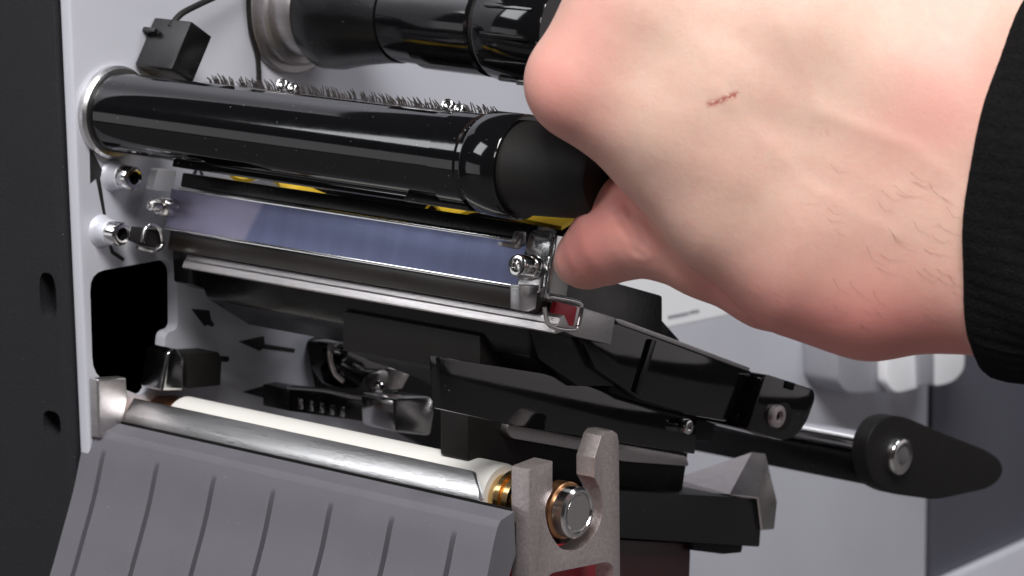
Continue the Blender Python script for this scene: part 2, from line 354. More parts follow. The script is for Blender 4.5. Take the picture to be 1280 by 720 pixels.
# chrome bar beneath
qa = PX(234, 317, 15); qb = PX(234, 333, 15)
XE = xat(700, qa[1], (qa[2]+qb[2])/2)
hb = abs(qa[2]-qb[2])
obj('chrome_bar', bev(prism([(qa[1]+1.6, qa[2]+.3), (qa[1]+.2, qa[2]-.1), (qa[1]-.75, qa[2]-hb*.45), (qa[1]-1.2, qa[2]-hb*.48), (qa[1]-2.1, qa[2]-hb*.95), (qa[1]-1.8, qa[2]-hb*1.08), (qa[1]+4, qa[2]-hb*1.08)], 15, XE), 0.15), 'satin_steel', hd)
# the black body: a long trough behind the chrome bar
yb0 = qa[1]
obj('body', bev(prism([(yb0+1.6, qa[2]+.2), (yb0+1.4, qa[2]-hb-.4), (yb0+5.5, qa[2]-hb-9.5), (yb0+20, qa[2]-hb-19), (yb0+54, qa[2]-hb-26), (yb0+54, qa[2]-6), (yb0+20, qa[2]+6)], 16, 128), 0.7), 'satin', hd)
obj('head_shade_block', bev(prism([(yb0+10, qa[2]+3), (yb0+10, qa[2]+13), (yb0+46, qa[2]+12), (yb0+46, qa[2]-8)], 3, 106), 0.6), 'satin', hd)  # hidden block added to keep light off the wall below
obj('rear_shade_block', bev(prism([(yb0+32, qa[2]+11), (yb0+32, qa[2]+24), (yb0+62, qa[2]+20), (yb0+62, qa[2]+6)], 30, 104), 0.6), 'satin', hd)  # added to block light coming in behind the head
obj('rear_bar', bev(prism([(yb0+27, qa[2]+11), (yb0+27, qa[2]+30), (yb0+31, qa[2]+30), (yb0+31, qa[2]+11)], 44, 126), 0.5), 'satin', hd)
obj('end_block', bev(prism([(yb0+1.0, qa[2]+1), (yb0+1.0, qa[2]-hb-5), (yb0+8, qa[2]-hb-8), (yb0+8, qa[2]+1)], 8.5, 15.6), 0.5), 'satin', hd)
XS = 130.0
sp_ = obj('side_plate', bev(pxprism([(727, 424), (745, 402), (776, 404), (862, 437), (940, 464), (909, 527), (868, 520), (800, 500), (745, 462)], XS, 3), 0.5), 'gloss', hd)
obj('plate_rib', bev(pxprism([(815, 424), (821, 426), (801, 494), (795, 491)], XS+1.0, 0.96), 0.2), 'satin', sp_)
obj('top_edge', bev(pxprism([(768, 398), (776, 399), (862, 431), (938, 460), (936, 464), (860, 436), (774, 405)], XS+0.6, 2.4), 0.2), 'steel', sp_)
obj('lower_plate', bev(pxprism([(548, 446), (700, 470), (800, 503), (872, 522), (869, 568), (640, 532), (552, 512)], 126, 3), 0.5), 'gloss', hd)
obj('arm', bev(pxprism([(600, 420), (720, 400), (800, 415), (905, 465), (890, 552), (760, 545), (690, 505), (600, 470)], 112, 45), 0.6), 'matte', hd)
screw(hd, PX(862, 534, 128.4), (1, 0, 0), 2.0, 2.4, 'chrome', 'bolt')
obj('back_block', bev(pxprism([(736, 372), (818, 389), (850, 425), (846, 470), (740, 460)], 104, 26), 0.6), 'satin', hd)
pvf = [(957, 467), (1018, 487), (1019, 499), (1009, 527), (996, 545), (978, 551), (933, 537)]
pv = obj('pivot_block', bev(pxprism(rpoly(pvf, 5, 2), 133, 17), 0.6, 2, 25), 'gloss', hd)
obj('washer', lathe([(0, 3.6), (0.7, 3.6), (0.9, 3.3), (0.9, 0)], PX(977, 520, 133.0)), 'matte', pv)
screw(hd, PX(975, 521, 135.0), (1, 0, 0), 3.1, 1.8, 'alu', 'pivot_screw')
obj('block_notch', bev(pxprism([(984, 476), (994, 479), (992, 488), (982, 485)], 133.5, 0.45), 0.1), 'hole', pv)
# fittings at both ends of the blue strip
for X, a, r, ln, cl, cr2 in ((XA+1.6, 5.2, 1.7, 8.0, 5.0, 2.5), (xat(669, *face_pt(0, 4.6, 0)[1:]), 4.6, 2.7, 7.2, 3.4, 3.1)):
    p = face_pt(X, a, ln); screw(hd, p, nrm, r, ln, 'chrome', 'thumb_screw')
    obj('screw_collar', lathe([(0.05, cr2), (cl-.4, cr2), (cl, cr2-.3), (cl, r*.9)], face_pt(X, a, 0), nrm, 32), 'chrome', hd)
xl, xr = xat(657, *face_pt(0, 4, 1)[1:]), xat(687, *face_pt(0, 6, 1)[1:])
ebp = rpoly([(xl, HL+3.4), (xr, HL+4.0), (xr, 4.5), (xr-1.6, -1.2), (xl-1.5, -1.2), (xl-1.5, 3.0)], 1.6, 4)
obj('end_bracket', bev(loft([face_pt(x, a, 0.4) for x, a in ebp], [face_pt(x, a, 1.5) for x, a in ebp]), 0.25), 'chrome', hd)
obj('bracket_flange', bev(strip(xr+.05, xr+1.0, -1.0, HL+3.0, -6, 1.2), 0.2), 'chrome', hd)
obj('bracket_foot', bev(pxprism([(650, 357), (673, 357), (670, 386), (660, 390), (650, 388)], XR+0.6, 3), 0.3), 'steel', hd)
obj('lip_hook', bev(pxprism([(628, 303), (645, 304), (649, 290), (658, 290), (657, 306), (648, 312), (628, 308)], XR-6, 1.5), 0.2), 'steel', hd)
obj('upright_strip', bev(pxprism([(688, 321), (694, 319), (688, 372), (680, 372)], XR+3.0, 1.0), 0.2), 'chrome', hd)
wire = [(692, 320), (688, 345), (684, 369), (690, 371), (700, 373), (716, 376), (726, 380), (727, 387), (724, 402), (720, 411), (708, 412), (692, 409), (684, 402), (681, 384)]
obj('wire_clip', tube(smooth_path([PX(a, b, XR+4.5) for a, b in wire], 4), 0.55, 10), 'chrome', hd)
obj('bar_end', bev(pxprism([(690, 378), (724, 383), (770, 397), (764, 431), (720, 421), (690, 408)], XR-1.5, 5), 0.4), 'steel', hd)
obj('red_reflection_plate', bev(pxprism([(696, 377), (722, 384), (717, 408), (690, 405)], XR+0.2, 1.4), 0.2), 'red', hd)  # added red plate stands in for a reflection on the bar end
lp = [(172, 308), (184, 313), (195, 313), (203, 305), (200, 288), (192, 282), (183, 284), (178, 303)]
obj('wire_loop', tube(smooth_path([PX(a, b, 9) for a, b in lp], 4), 0.6, 10), 'chrome', hd)
obj('loop_stop', bev(pxprism([(184, 286), (200, 288), (202, 305), (194, 310), (180, 304)], 8.3, 6), 0.3), 'matte', hd)
obj('left_tab', bev(pxprism(rpoly([(197, 211), (222, 213), (214, 240), (191, 238)], 5, 3), 8.5, 3), 0.3), 'white', hd)

# yellow strip between spindle and head
yp = [(268, 205), (285, 213), (297, 222), (310, 225), (328, 220), (340, 222), (352, 230), (366, 250), (440, 276), (500, 284), (530, 266), (543, 253), (556, 265), (575, 269), (596, 262), (622, 266), (660, 275), (705, 284)]
YP = [PY(a, b, 30) for a, b in yp]; YP = smooth_path(YP, 5); yb = bm_new(); prev = None
for p in YP:
    q = [yb.verts.new((p.x, y, p.z+dz_)) for y, dz_ in ((29, -.6), (37, 1.2), (37, 2.2), (29, .4))]
    if prev:
        for k in range(4): yb.faces.new([prev[k], prev[(k+1) % 4], q[(k+1) % 4], q[k]])
    else: yb.faces.new(q)
    prev = q
yb.faces.new(prev[::-1]); bmesh.ops.recalc_face_normals(yb, faces=yb.faces[:])
tag(obj('yellow_strip', yb, 'yellow'), 'wavy yellow plastic strip between the lower spindle and the print head', 'strip')

# ------------------------------------------------------------------ platen roller, tear bar, end bracket
PYc, PZc = yz(203, 527, 1)
XP = xat(633, PYc, PZc)
pl = thing('platen_roller', 'white rubber roller with a steel shaft and brass bushing', 'roller', (0, PYc, PZc))
obj('bushing', lathe([(0, 6.8), (2.2, 6.8), (3.2, 7.4), (8.4, 7.4), (8.8, 6.0)], (0, PYc, PZc), n=56), 'copper', pl)
obj('rubber_sleeve', lathe([(8.6, 5), (8.6, 7.2), (9.4, 8.0), (XP-2.0, 8.0), (XP-1.2, 7.4), (XP-1.2, 4)], (0, PYc, PZc), n=72), 'rubber', pl)
obj('bearing', lathe([(XP-1.3, 5.6), (XP+1.4, 5.6), (XP+1.4, 6.9), (XP+2.8, 6.9), (XP+2.8, 5.2), (XP+3.8, 5.2), (XP+3.8, 6.6), (XP+5.4, 6.6)], (0, PYc, PZc), n=56), 'brass', pl)
XY = 140.0
obj('shaft', lathe([(XP, 4.2), (XY-1.5, 4.2), (XY-1.5, 6.2), (XY+1.6, 6.2), (XY+2.2, 5.6), (XY+2.2, 5.0), (XY+1.6, 4.7), (XY+1.6, 4.4), (XY+2.0, 4.2), (XY+2.0, 0)], (0, PYc, PZc), n=56), 'chrome', pl)
obj('retaining_ring', lathe([(XY-5, 6.8), (XY-1.7, 6.9), (XY-1.4, 6.6), (XY-1.4, 4.1)], (0, PYc, PZc), n=56), 'copper', pl)

ta, tb = yz(157, 505, 4), yz(157, 538, 4)
XT = xat(596, tb[0]-1, (ta[1]+tb[1])/2)
tprof = [(ta[0]+4, ta[1]+.3), (ta[0]+3.4, ta[1]+.9), (ta[0]+.4, ta[1]-2.4), (ta[0]-.5, ta[1]-4.0), (tb[0]-.4, tb[1]+1.6), (tb[0]+.2, tb[1]), (tb[0]+1.6, tb[1]+.2), (tb[0]+1.4, tb[1]+2), (ta[0]+1.2, ta[1]-4.4)]
tbm = prism(tprof, 3.5, XT)
for v in tbm.verts:                                      # bevelled outer end of the bar
    if v.co.x > XT-.1: v.co.x -= max(0, (v.co.z-(ta[1]-3)))*1.4 + 0.0
tr = obj('tear_bar', bev(tbm, 0.2), 'steel'); tag(tr, 'bright bent steel tear bar in front of the white roller', 'tear bar')
tag(obj('corner_block', bev(pxprism([(122, 474), (158, 472), (160, 500), (150, 548), (124, 548)], 3.4, 3.38), 0.6, 3), 'satin_steel'),
    'small cast metal corner block where the tear bar meets the plate', 'block')

yk = [(662, 587), (691, 576), (691, 613), (684, 626), (682, 640), (687, 664), (700, 684), (712, 688), (728, 685), (742, 670), (751, 650), (753, 630), (750, 610), (743, 597),
      (743, 573), (752, 545), (757, 539), (766, 538), (772, 542), (774, 552), (776, 780), (662, 780)]
yk = yk[:3]+[(p.x, p.y) for p in smooth_path([(a, b, 0) for a, b in yk[3:13]], 3)]+yk[13:]
yo = obj('roller_bracket', bev(pxprism(yk, XY, 5.6), 0.3, 2, 40), 'alu', sharp=24)
tag(yo, 'upright milled aluminium bracket holding the outer roller end in its slot', 'bracket')
cut(yo, [prism([yz(a, b, XY) for a, b in rpoly([(684, 722), (690, 716), (760, 702), (767, 708), (767, 760), (684, 760)], 4, 2)], XY-9, XY+3)], 20)
tag(obj('red_reflection_block', bev(pxprism([(676, 700), (772, 690), (772, 790), (676, 790)], XY-9, 14), 0.5), 'red'), 'added red block standing in for the reflection in the roller bracket window', 'block')  # added to give the window its red reflection

# ------------------------------------------------------------------ grooved front cover
gx = [(128, 570), (195, 585), (266, 601), (340, 617), (412, 634), (488, 650), (566, 667)]
C0 = yz(98, 540, -2)
path0 = [yz(*q, 5.0) for q in ((134, 548), (128, 572), (118, 620), (104, 672), (90, 722), (74, 772), (50, 830))]
XCa, XCb = -3.0, xat(622, path0[0][0], path0[0][1])
cpath = smooth_path([(0, a, b) for a, b in path0], 8)
GX = [xat(px, *cpath[8].yz) for px, _ in gx]
xs = [XCa]
for g in GX: xs += [g-4.5, g-0.80, g-0.62, g, g+0.62, g+0.80, g+4.5]
xs.append(XCb); cv = bm_new(); grid = []
for i, p in enumerate(cpath):
    t = (cpath[min(i+1, len(cpath)-1)]-cpath[max(i-1, 0)]).normalized(); nn = Vector((0, t.z, -t.y))
    if nn.y > 0: nn = -nn
    row = []
    for x in xs:
        d = min(abs(x-g) for g in GX); k = min(1, max(0, (i-6)/10.0))
        dep = 4.0*k*min(1, max(0, (0.80-d)/0.18))
        row.append(cv.verts.new(Vector((x, p.y, p.z))-nn*dep))
    grid.append(row)
for A, B in zip(grid, grid[1:]):
    for k in range(len(xs)-1): cv.faces.new([A[k], A[k+1], B[k+1], B[k]])
# top band, back and ends
top = cpath[0]
def rowat(y, z): return [cv.verts.new((x, y, z)) for x in xs]
r1 = rowat(top.y+1.2, top.z+1.4); r2 = rowat(top.y+6.0, top.z+2.4); r3 = rowat(top.y+6.4, top.z-8); r4 = rowat(cpath[-1].y+9, cpath[-1].z)
chain = [grid[-1], r4, r3, r2, r1, grid[0]]
for A, B in zip(chain, chain[1:]):
    for k in range(len(xs)-1): cv.faces.new([A[k], A[k+1], B[k+1], B[k]])
for k in (0, -1):
    loop = [r[k] for r in grid]+[r4[k], r3[k], r2[k], r1[k]]
    cv.faces.new(loop)
bmesh.ops.recalc_face_normals(cv, faces=cv.faces[:])
tag(obj('front_cover', cv, 'cover', sharp=30), 'charcoal plastic cover with slanting grooves in front of the roller', 'cover')
tag(obj('cover_strip', bev(prism([(top.y+6.6, top.z+3.0), (top.y+6.6, top.z-6), (tb[0]+6, tb[1]-8), (tb[0]+6, tb[1]-1.2), (tb[0]-.5, tb[1]-1.2)], -2, XCb-1), 0.3), 'matte'),
    'black strip between the tear bar and the grooved cover', 'strip')

# ------------------------------------------------------------------ black guide tray with steel corner
tg = thing('guide_tray', 'dark grey tray with a folded steel corner beside the aluminium bracket', 'tray', PX(860, 690, 118))
obj('tray_body', bev(pxprism([(700, 609), (954, 623), (950, 684), (700, 668)], 118, 40), 0.6), 'bezel', tg)
obj('lower_lip', bev(pxprism([(866, 676), (929, 681), (927, 691), (905, 693), (866, 688)], 116, 20), 0.4), 'matte', tg)
obj('lower_block', bev(pxprism([(700, 670), (864, 679), (860, 790), (700, 790)], 114, 30), 0.6), 'maroon', tg)
pa, pb_, pc, pd = PX(842, 598, 98), PX(940, 565, 103), PX(912, 618, 117), PX(842, 614, 100)
pe, pf_, pg = PX(948, 622, 119.5), PX(957, 567, 104), PX(971, 628, 119)
ph, pi_ = PX(968, 661, 119), PX(953, 662, 119.4)
def folded(ps, faces, m, nm, par):
    b = bm_new(); vs = [b.verts.new(p) for p in ps]
    for f in faces: b.faces.new([vs[i] for i in f])
    bmesh.ops.recalc_face_normals(b, faces=b.faces[:])
    bmesh.ops.solidify(b, geom=b.faces[:], thickness=0.7)
    bmesh.ops.recalc_face_normals(b, faces=b.faces[:])
    return obj(nm, bev(b, 0.15, 1), m, par, 20)
folded([pa, pb_, pc, pd, pe, pf_, pg, ph, pi_], [(0, 1, 2, 3), (1, 4, 2), (1, 5, 4), (5, 6, 7, 8, 4)], 'folded', 'folded_corner', tg)
# black guide behind the roller with a pale strip on it
fg = thing('feed_guide', 'black guide block behind the aluminium bracket with a pale metal strip', 'guide', PX(700, 600, 108))
obj('guide_block', bev(pxprism([(585, 482), (700, 502), (862, 556), (852, 622), (700, 625), (585, 575)], 110, 9), 0.6), 'matte', fg)
obj('pale_strip', bev(pxprism(rpoly([(636, 528), (720, 545), (858, 570), (862, 583), (780, 577), (720, 562), (640, 548), (634, 540)], 3, 2), 112.5, 2.4), 0.4), 'satin_steel', fg)

# ------------------------------------------------------------------ lever
XL = 130.0
lc = PX(1121, 569, XL)
lv = thing('head_lever', 'black paddle lever on a shaft with a round steel cap', 'lever', lc)
lo = rpoly([(1082, 572), (1086, 545), (1098, 526), (1116, 519), (1134, 522), (1180, 542), (1232, 562), (1250, 574), (1255, 588), (1248, 602), (1234, 611), (1170, 625), (1112, 617), (1090, 604)], 12, 3)
obj('paddle', bev(pxprism(lo, XL, 5), 0.9, 3, 25), 'matte', lv)
obj('cap', lathe([(-0.2, 5.4), (1.5, 5.4), (2.0, 5.1), (2.2, 4.6), (2.05, 2.2), (2.05, 0)], lc, (1, 0, 0), 56), 'chrome', lv)
obj('shaft', lathe([(-120, 3.0), (-5.2, 3.0), (-5.2, 0)], (XL, lc[1]-3.5, lc[2]+3.0), (1, 0, 0), 40), 'chrome', lv)
obj('black_bar', bev(prism([(lc[1]-8, lc[2]+.2), (lc[1]-8, lc[2]-7.5), (lc[1]-2, lc[2]-9.5), (lc[1]+7, lc[2]-9.5), (lc[1]+7, lc[2]+.2)], 20, XL-5.2), 0.8), 'satin', lv)

# white media holder on the plate far behind
mh = thing('media_holder', 'blurred white holder with its shaded side coloured grey, on the plate above the lever', 'holder', PX(1120, 490, 0))
obj('base_block', bev(pxprism(rpoly([(1046, 400), (1112, 396), (1112, 490), (1060, 492), (1047, 478)], 8, 3), 14, 13.9), 0.8), 'grey', mh)  # shade on the white holder's side painted as grey
obj('front_pad', bev(pxprism(rpoly([(1108, 390), (1160, 388), (1160, 482), (1120, 492), (1108, 480)], 9, 3), 18, 3.8), 0.6), 'white', mh)
obj('clip_pad', bev(pxprism(rpoly([(1166, 388), (1207, 384), (1206, 462), (1192, 478), (1166, 484)], 9, 3), 18, 12), 0.6), 'white', mh)
obj('hinge_pin', bev(pxprism([(1148, 440), (1168, 438), (1168, 480), (1150, 482)], 19.5, 4), 0.5), 'grey', mh)

# ------------------------------------------------------------------ small mechanism between the head and the roller
sn = thing('media_sensor', 'small black sensor with a metal nub on the plate above the roller', 'sensor', PX(235, 485, 4))
obj('nub', bev(pxprism([(203, 489), (211, 440), (221, 435), (231, 448), (230, 489)], 9, 8.9), 0.9, 3), 'chrome', sn)
obj('housing', bev(pxprism([(236, 442), (274, 440), (278, 448), (276, 482), (236, 486)], 8.5, 8.4), 0.5), 'matte', sn)
obj('pin', tube([PX(270, 448, 6), PX(284, 449, 6)], 0.8, 10), 'matte', sn)
cm = thing('ribbed_guide', 'dark ribbed guide piece just behind the white roller', 'guide', PX(400, 515, 20))
obj('base', bev(pxprism([(362, 487), (376, 484), (420, 490), (470, 500), (476, 530), (362, 514)], 22, 10), 0.4), 'satin', cm)
for k in range(5):
    obj('rib', bev(pxprism([(374+k*13, 498+k*2.4), (379+k*13, 499+k*2.4), (379+k*13, 512+k*2.4), (374+k*13, 511+k*2.4)], 23.0, 0.95), 0.15), 'chrome', cm)
obj('wire', tube(smooth_path([PX(360, 484, 24), PX(405, 488, 24), PX(440, 496, 24), PX(478, 500, 24)]), 0.6, 8), 'steel', cm)
sb = tag(obj('silver_block', bev(pxprism(rpoly([(492, 498), (540, 496), (543, 512), (538, 545), (494, 540)], 5, 3), 42, 12), 0.7), 'chrome'), 'shiny little metal block rising behind the white roller', 'block')
cs = thing('cam_shaft', 'polished cam and pin under the print head', 'cam', PX(450, 470, 20))
obj('cam_body', bev(pxprism(rpoly([(412, 430), (440, 428), (462, 450), (500, 462), (498, 492), (430, 486), (414, 462)], 6, 3), 22, 8), 0.5), 'gloss', cs)
obj('wall_shade_plate', bev(pxprism(rpoly([(398, 428), (470, 400), (700, 440), (720, 600), (560, 570), (482, 528), (410, 492)], 8, 3), 5, 4.9), 0.5), 'matte', cs)  # black plate added to darken the wall in place of shade
obj('cam_pin', lathe([(0, 2.2), (8, 2.2), (8.8, 1.6), (9.0, 0)], PX(466, 477, 24), (1, -.5, .4), 30), 'folded', cs)
obj('pin_head', lathe([(0, 1.6), (1.0, 1.5), (1.6, 0.8), (1.7, 0)], PX(474, 483, 34), (1, -.7, .6), 24), 'chrome', cs)
obj('finger', bev(pxprism([(494, 462), (512, 452), (517, 460), (503, 486), (490, 488)], 34, 3), 0.5), 'folded', cs)
obj('spring_plate', bev(pxprism([(408, 420), (428, 403), (442, 402), (440, 426)], 26, 1.2), 0.3), 'folded', cs)
obj('back_leaf', bev(loft([PX(a, b, 14) for a, b in ((378, 394), (430, 396), (404, 414), (380, 408))], [PX(a, b, 13) for a, b in ((378, 395), (430, 397), (404, 415), (380, 409))]), 0.2), 'satin_steel', cs)
obj('hoop', tube(smooth_path([PX(a, b, 25) for a, b in ((414, 428), (412, 440), (414, 455), (419, 468), (428, 476))]), 0.7, 10), 'folded', cs)
obj('bolt', lathe([(0, 1.5), (1.4, 1.4), (1.8, 0.8), (1.8, 0)], PX(423, 437, 25), (1, -.6, .5), 24), 'chrome', cs)
obj('edge_wire', tube(smooth_path([PX(a, b, 36) for a, b in ((416, 424), (450, 433), (500, 446), (556, 462))]), 0.35, 8), 'steel', cs)
# ------------------------------------------------------------------ the hand
HD = 700.0
HO = PD(900, 220, HD)
def H(px, py, dd):
    p = PD(px, py, HD-dd)-HO; return np.array([p@cr, p@cu, -(p@cf)])
class Vol:
    def __init__(s, lo, hi, h):
        s.h = h; s.lo = np.array(lo, float); n = ((np.array(hi)-s.lo)/h).astype(int)+1
        s.ax = [np.arange(k, dtype=np.float32)*h+l for k, l in zip(n, lo)]; s.v = np.full(n, 60.0, np.float32)
    def cone(s, a, b, ra, rb, k, into=None):
        """smooth union with a tapered capsule, only near it"""
        rm = max(ra, rb)+k+6; sl = []
        for i in range(3):
            l, h_ = min(a[i], b[i])-rm, max(a[i], b[i])+rm
            i0, i1 = np.searchsorted(s.ax[i], (l, h_)); sl.append(slice(max(i0, 0), i1))
        g = [s.ax[i][sl[i]] for i in range(3)]
        if min(len(q) for q in g) == 0: return
        Xg, Yg, Zg = g[0][:, None, None], g[1][None, :, None], g[2][None, None, :]
        ba = b-a; L2 = float(ba@ba)+1e-9
        t = np.clip(((Xg-a[0])*ba[0]+(Yg-a[1])*ba[1]+(Zg-a[2])*ba[2])/L2, 0, 1)
        d = np.sqrt((Xg-a[0]-t*ba[0])**2+(Yg-a[1]-t*ba[1])**2+(Zg-a[2]-t*ba[2])**2)-(ra+(rb-ra)*t)
        v = s.v[tuple(sl)]; q = np.clip(0.5+0.5*(v-d)/k, 0, 1)
        s.v[tuple(sl)] = (v*(1-q)+d*q-k*q*(1-q)).astype(np.float32)
def surface_nets(vol):
    v = vol.v; h = vol.h; n = np.array(v.shape)-1; sgn = v < 0
    cnt = np.zeros(n, np.int16); pos = np.zeros((*n, 3), np.float32)
    corner = [(i, j, k) for i in (0, 1) for j in (0, 1) for k in (0, 1)]
    def sub(c): return v[c[0]:c[0]+n[0], c[1]:c[1]+n[1], c[2]:c[2]+n[2]]
    for a in corner:
        for ax in range(3):
            if a[ax]: continue
            b = list(a); b[ax] = 1; A, B = sub(a), sub(b); m = (A < 0) != (B < 0)
            t = np.where(m, A/np.where(m, A-B, 1), 0)
            cnt += m
            for q in range(3):
                pos[..., q] += np.where(m, (a[q]+(t if q == ax else 0)), 0)
    act = cnt > 0; idx = np.full(n, -1, np.int64); ids = np.argwhere(act); idx[act] = np.arange(len(ids))
    V = (pos[act]/cnt[act][:, None]+ids)*h+vol.lo
    Q = []
    for ax in range(3):
        o1, o2 = [(1, 2), (2, 0), (0, 1)][ax]
        a = np.argwhere(np.diff(sgn, axis=ax)); 
        ok = (a[:, o1] > 0) & (a[:, o2] > 0) & (a[:, o1] < n[o1]) & (a[:, o2] < n[o2]); a = a[ok]
        def cell(d1, d2):
            c = a.copy(); c[:, o1] -= d1; c[:, o2] -= d2; return idx[c[:, 0], c[:, 1], c[:, 2]]
        q = np.stack([cell(1, 1), cell(0, 1), cell(0, 0), cell(1, 0)], 1)
        fl = sgn[a[:, 0], a[:, 1], a[:, 2]]; q[~fl] = q[~fl][:, ::-1]
        Q.append(q)
    return V, np.concatenate(Q)

vol = Vol((-62, -64, -92), (118, 92, 58), 0.75)
def chain_(pts, k):
    for (a, b) in zip(pts, pts[1:]): vol.cone(H(*a[:3]), H(*b[:3]), a[3], b[3], k)
# knuckles to wrist
chain_([(722, 106, 0, 10.8), (860, 165, 2, 11.5), (1230, 270, 4, 15)], 8)
chain_([(788, 6, 2, 11.2), (930, 80, 4, 12), (1250, 190, 6, 16)], 11)
chain_([(858, -84, 1, 10.8), (990, -10, 4, 12), (1270, 110, 6, 16)], 11)
chain_([(935, -160, -5, 10), (1070, -90, 1, 12), (1290, 40, 3, 15)], 11)
chain_([(735, 90, 0, 10), (785, 10, 1, 10.5), (858, -84, 0, 10)], 8)
chain_([(900, 60, 2, 12), (1200, 160, 5, 15)], 10)
chain_([(770, 70, 0, 10), (900, 125, 3, 12), (1200, 230, 5, 15)], 9)
chain_([(860, 0, 3, 11), (1000, 40, 5, 12.5), (1250, 150, 6, 15)], 9)
chain_([(815, 150, 0, 9.5), (930, 212, 2, 12.5), (1200, 305, 4, 16)], 9)
chain_([(890, 228, -2, 10), (1010, 285, 1, 14.0), (1200, 320, 3, 16)], 9)
# web of the thumb and the ball at its root
chain_([(752, 138, -3, 7.5), (835, 200, -4, 9.2), (912, 268, -3, 12.2), (1005, 330, -3, 14.5), (1090, 354, -2, 15.2), (1228, 330, 2, 16.0)], 8)
# palm
chain_([(830, 100, -13, 11), (1150, 270, -9, 17)], 9)
chain_([(930, 0, -14, 11), (1160, 200, -10, 16)], 9)
# forearm
for y0, y1, r0 in ((335, 395, 15.5), (240, 290, 19), (150, 190, 18), (75, 115, 15)):
    chain_([(1225, y0, 2, r0), (1330, (y0+y1)/2, 12, r0+1), (1560, y1, 36, r0+3)], 10)
# fingers curled over the knob
chain_([(722, 106, 0, 10.6), (709, 97, -32, 8.4), (712, 96, -50, 7.8), (716, 140, -66, 7.0)], 3.0)
chain_([(792, 6, 3, 11), (772, -8, -34, 8.8), (772, 10, -56, 8.2), (768, 70, -66, 7.4)], 3.0)
chain_([(858, -84, 1, 10.5), (840, -92, -34, 8.6), (846, -60, -56, 8.0), (852, 10, -58, 7.2)], 3.0)
chain_([(935, -160, -5, 9.8), (920, -160, -32, 7.8), (930, -118, -50, 7.2), (938, -55, -50, 6.5)], 3.0)
# thumb pressed against the underside of the knob
chain_([(1040, 352, -9, 13.5), (965, 344, -12, 11.8), (885, 312, -15, 10.6), (828, 292, -18, 10.0), (796, 285, -20, 10.4), (772, 297, -24, 9.5), (752, 310, -29, 8.2), (734, 322, -35, 6.8), (722, 328, -40, 5.6)], 2.6)
chain_([(840, 275, -19, 9), (797, 262, -21, 8.4), (770, 280, -24, 8.0)], 3.5)
V, Q = surface_nets(vol)
# keep the one connected figure
lab_ = np.arange(len(V))
while True:
    mn = lab_[Q].min(1); nl = lab_.copy()
    for c in range(4): np.minimum.at(nl, Q[:, c], mn)
    nl = nl[nl]
    if (nl == lab_).all(): break
    lab_ = nl
big = np.bincount(lab_).argmax(); keep = lab_ == big; ren = np.cumsum(keep)-1
Q = ren[Q[keep[Q].all(1)]]; V = V[keep]
# relax
E = np.concatenate([Q[:, [0, 1]], Q[:, [1, 2]], Q[:, [2, 3]], Q[:, [3, 0]]])
for it in range(10):
    acc = np.zeros_like(V); n_ = np.zeros(len(V))
    for q in range(3):
        acc[:, q] = np.bincount(E[:, 0], V[E[:, 1], q], len(V))+np.bincount(E[:, 1], V[E[:, 0], q], len(V))
    n_ = np.bincount(E[:, 0], minlength=len(V))+np.bincount(E[:, 1], minlength=len(V))
    L_ = acc/n_[:, None]-V
    V = V+(0.6 if it % 2 == 0 else -0.55)*L_
def normals(V, Q):
    nn = np.cross(V[Q[:, 2]]-V[Q[:, 0]], V[Q[:, 3]]-V[Q[:, 1]]); N_ = np.zeros_like(V)
    for c in range(4):
        for q in range(3): N_[:, q] += np.bincount(Q[:, c], nn[:, q], len(V))
    return N_/(np.linalg.norm(N_, axis=1)[:, None]+1e-9)
Nn = normals(V, Q)
def segd(P, a, b):
    ba = b-a; t = np.clip(((P-a)@ba)/(ba@ba+1e-9), 0, 1); return np.linalg.norm(P-a-t[:, None]*ba, axis=1)
# screen-independent places on the hand, in the hand's own frame
def onface(pts, dd=0):
    """points on the visible skin: nearest to the viewer along the back of the hand"""
    out = []
    for px, py in pts:
        g = H(px, py, 0)[:2]; d2 = (V[:, 0]-g[0])**2+(V[:, 1]-g[1])**2; c = np.where(d2 < 2.0)[0]
        if len(c) == 0: c = np.array([np.argmin(d2)])
        i = c[np.argmax(V[c, 2])]; out.append(V[i].copy())
    return out
creases = [[(768, 262), (776, 285), (790, 305), (801, 325)], [(776, 258), (786, 285), (799, 308)], [(783, 262), (795, 290), (806, 318)], [(771, 275), (783, 300), (794, 320)]]
disp = np.zeros(len(V))
for cr_ in creases:
    pts = onface(cr_); d = np.min([segd(V, a, b) for a, b in zip(pts, pts[1:])], axis=0)
    disp -= 0.28*np.exp(-(d/0.7)**2); disp += 0.10*np.exp(-((d-1.7)/0.8)**2)
# faint tendons and veins on the back
for pth, amp, wd in (([(800, 40), (950, 120), (1150, 220)], .22, 3.5), ([(760, 120), (900, 175), (1100, 250)], .18, 3.4), ([(960, 40), (1010, 150), (1120, 190), (1200, 270)], .16, 1.6), ([(880, 120), (990, 230), (1100, 300)], .12, 1.5)):
    pts = onface(pth); d = np.min([segd(V, a, b) for a, b in zip(pts, pts[1:])], axis=0); disp += amp*np.exp(-(d/wd)**2)
V = V+Nn*disp[:, None]
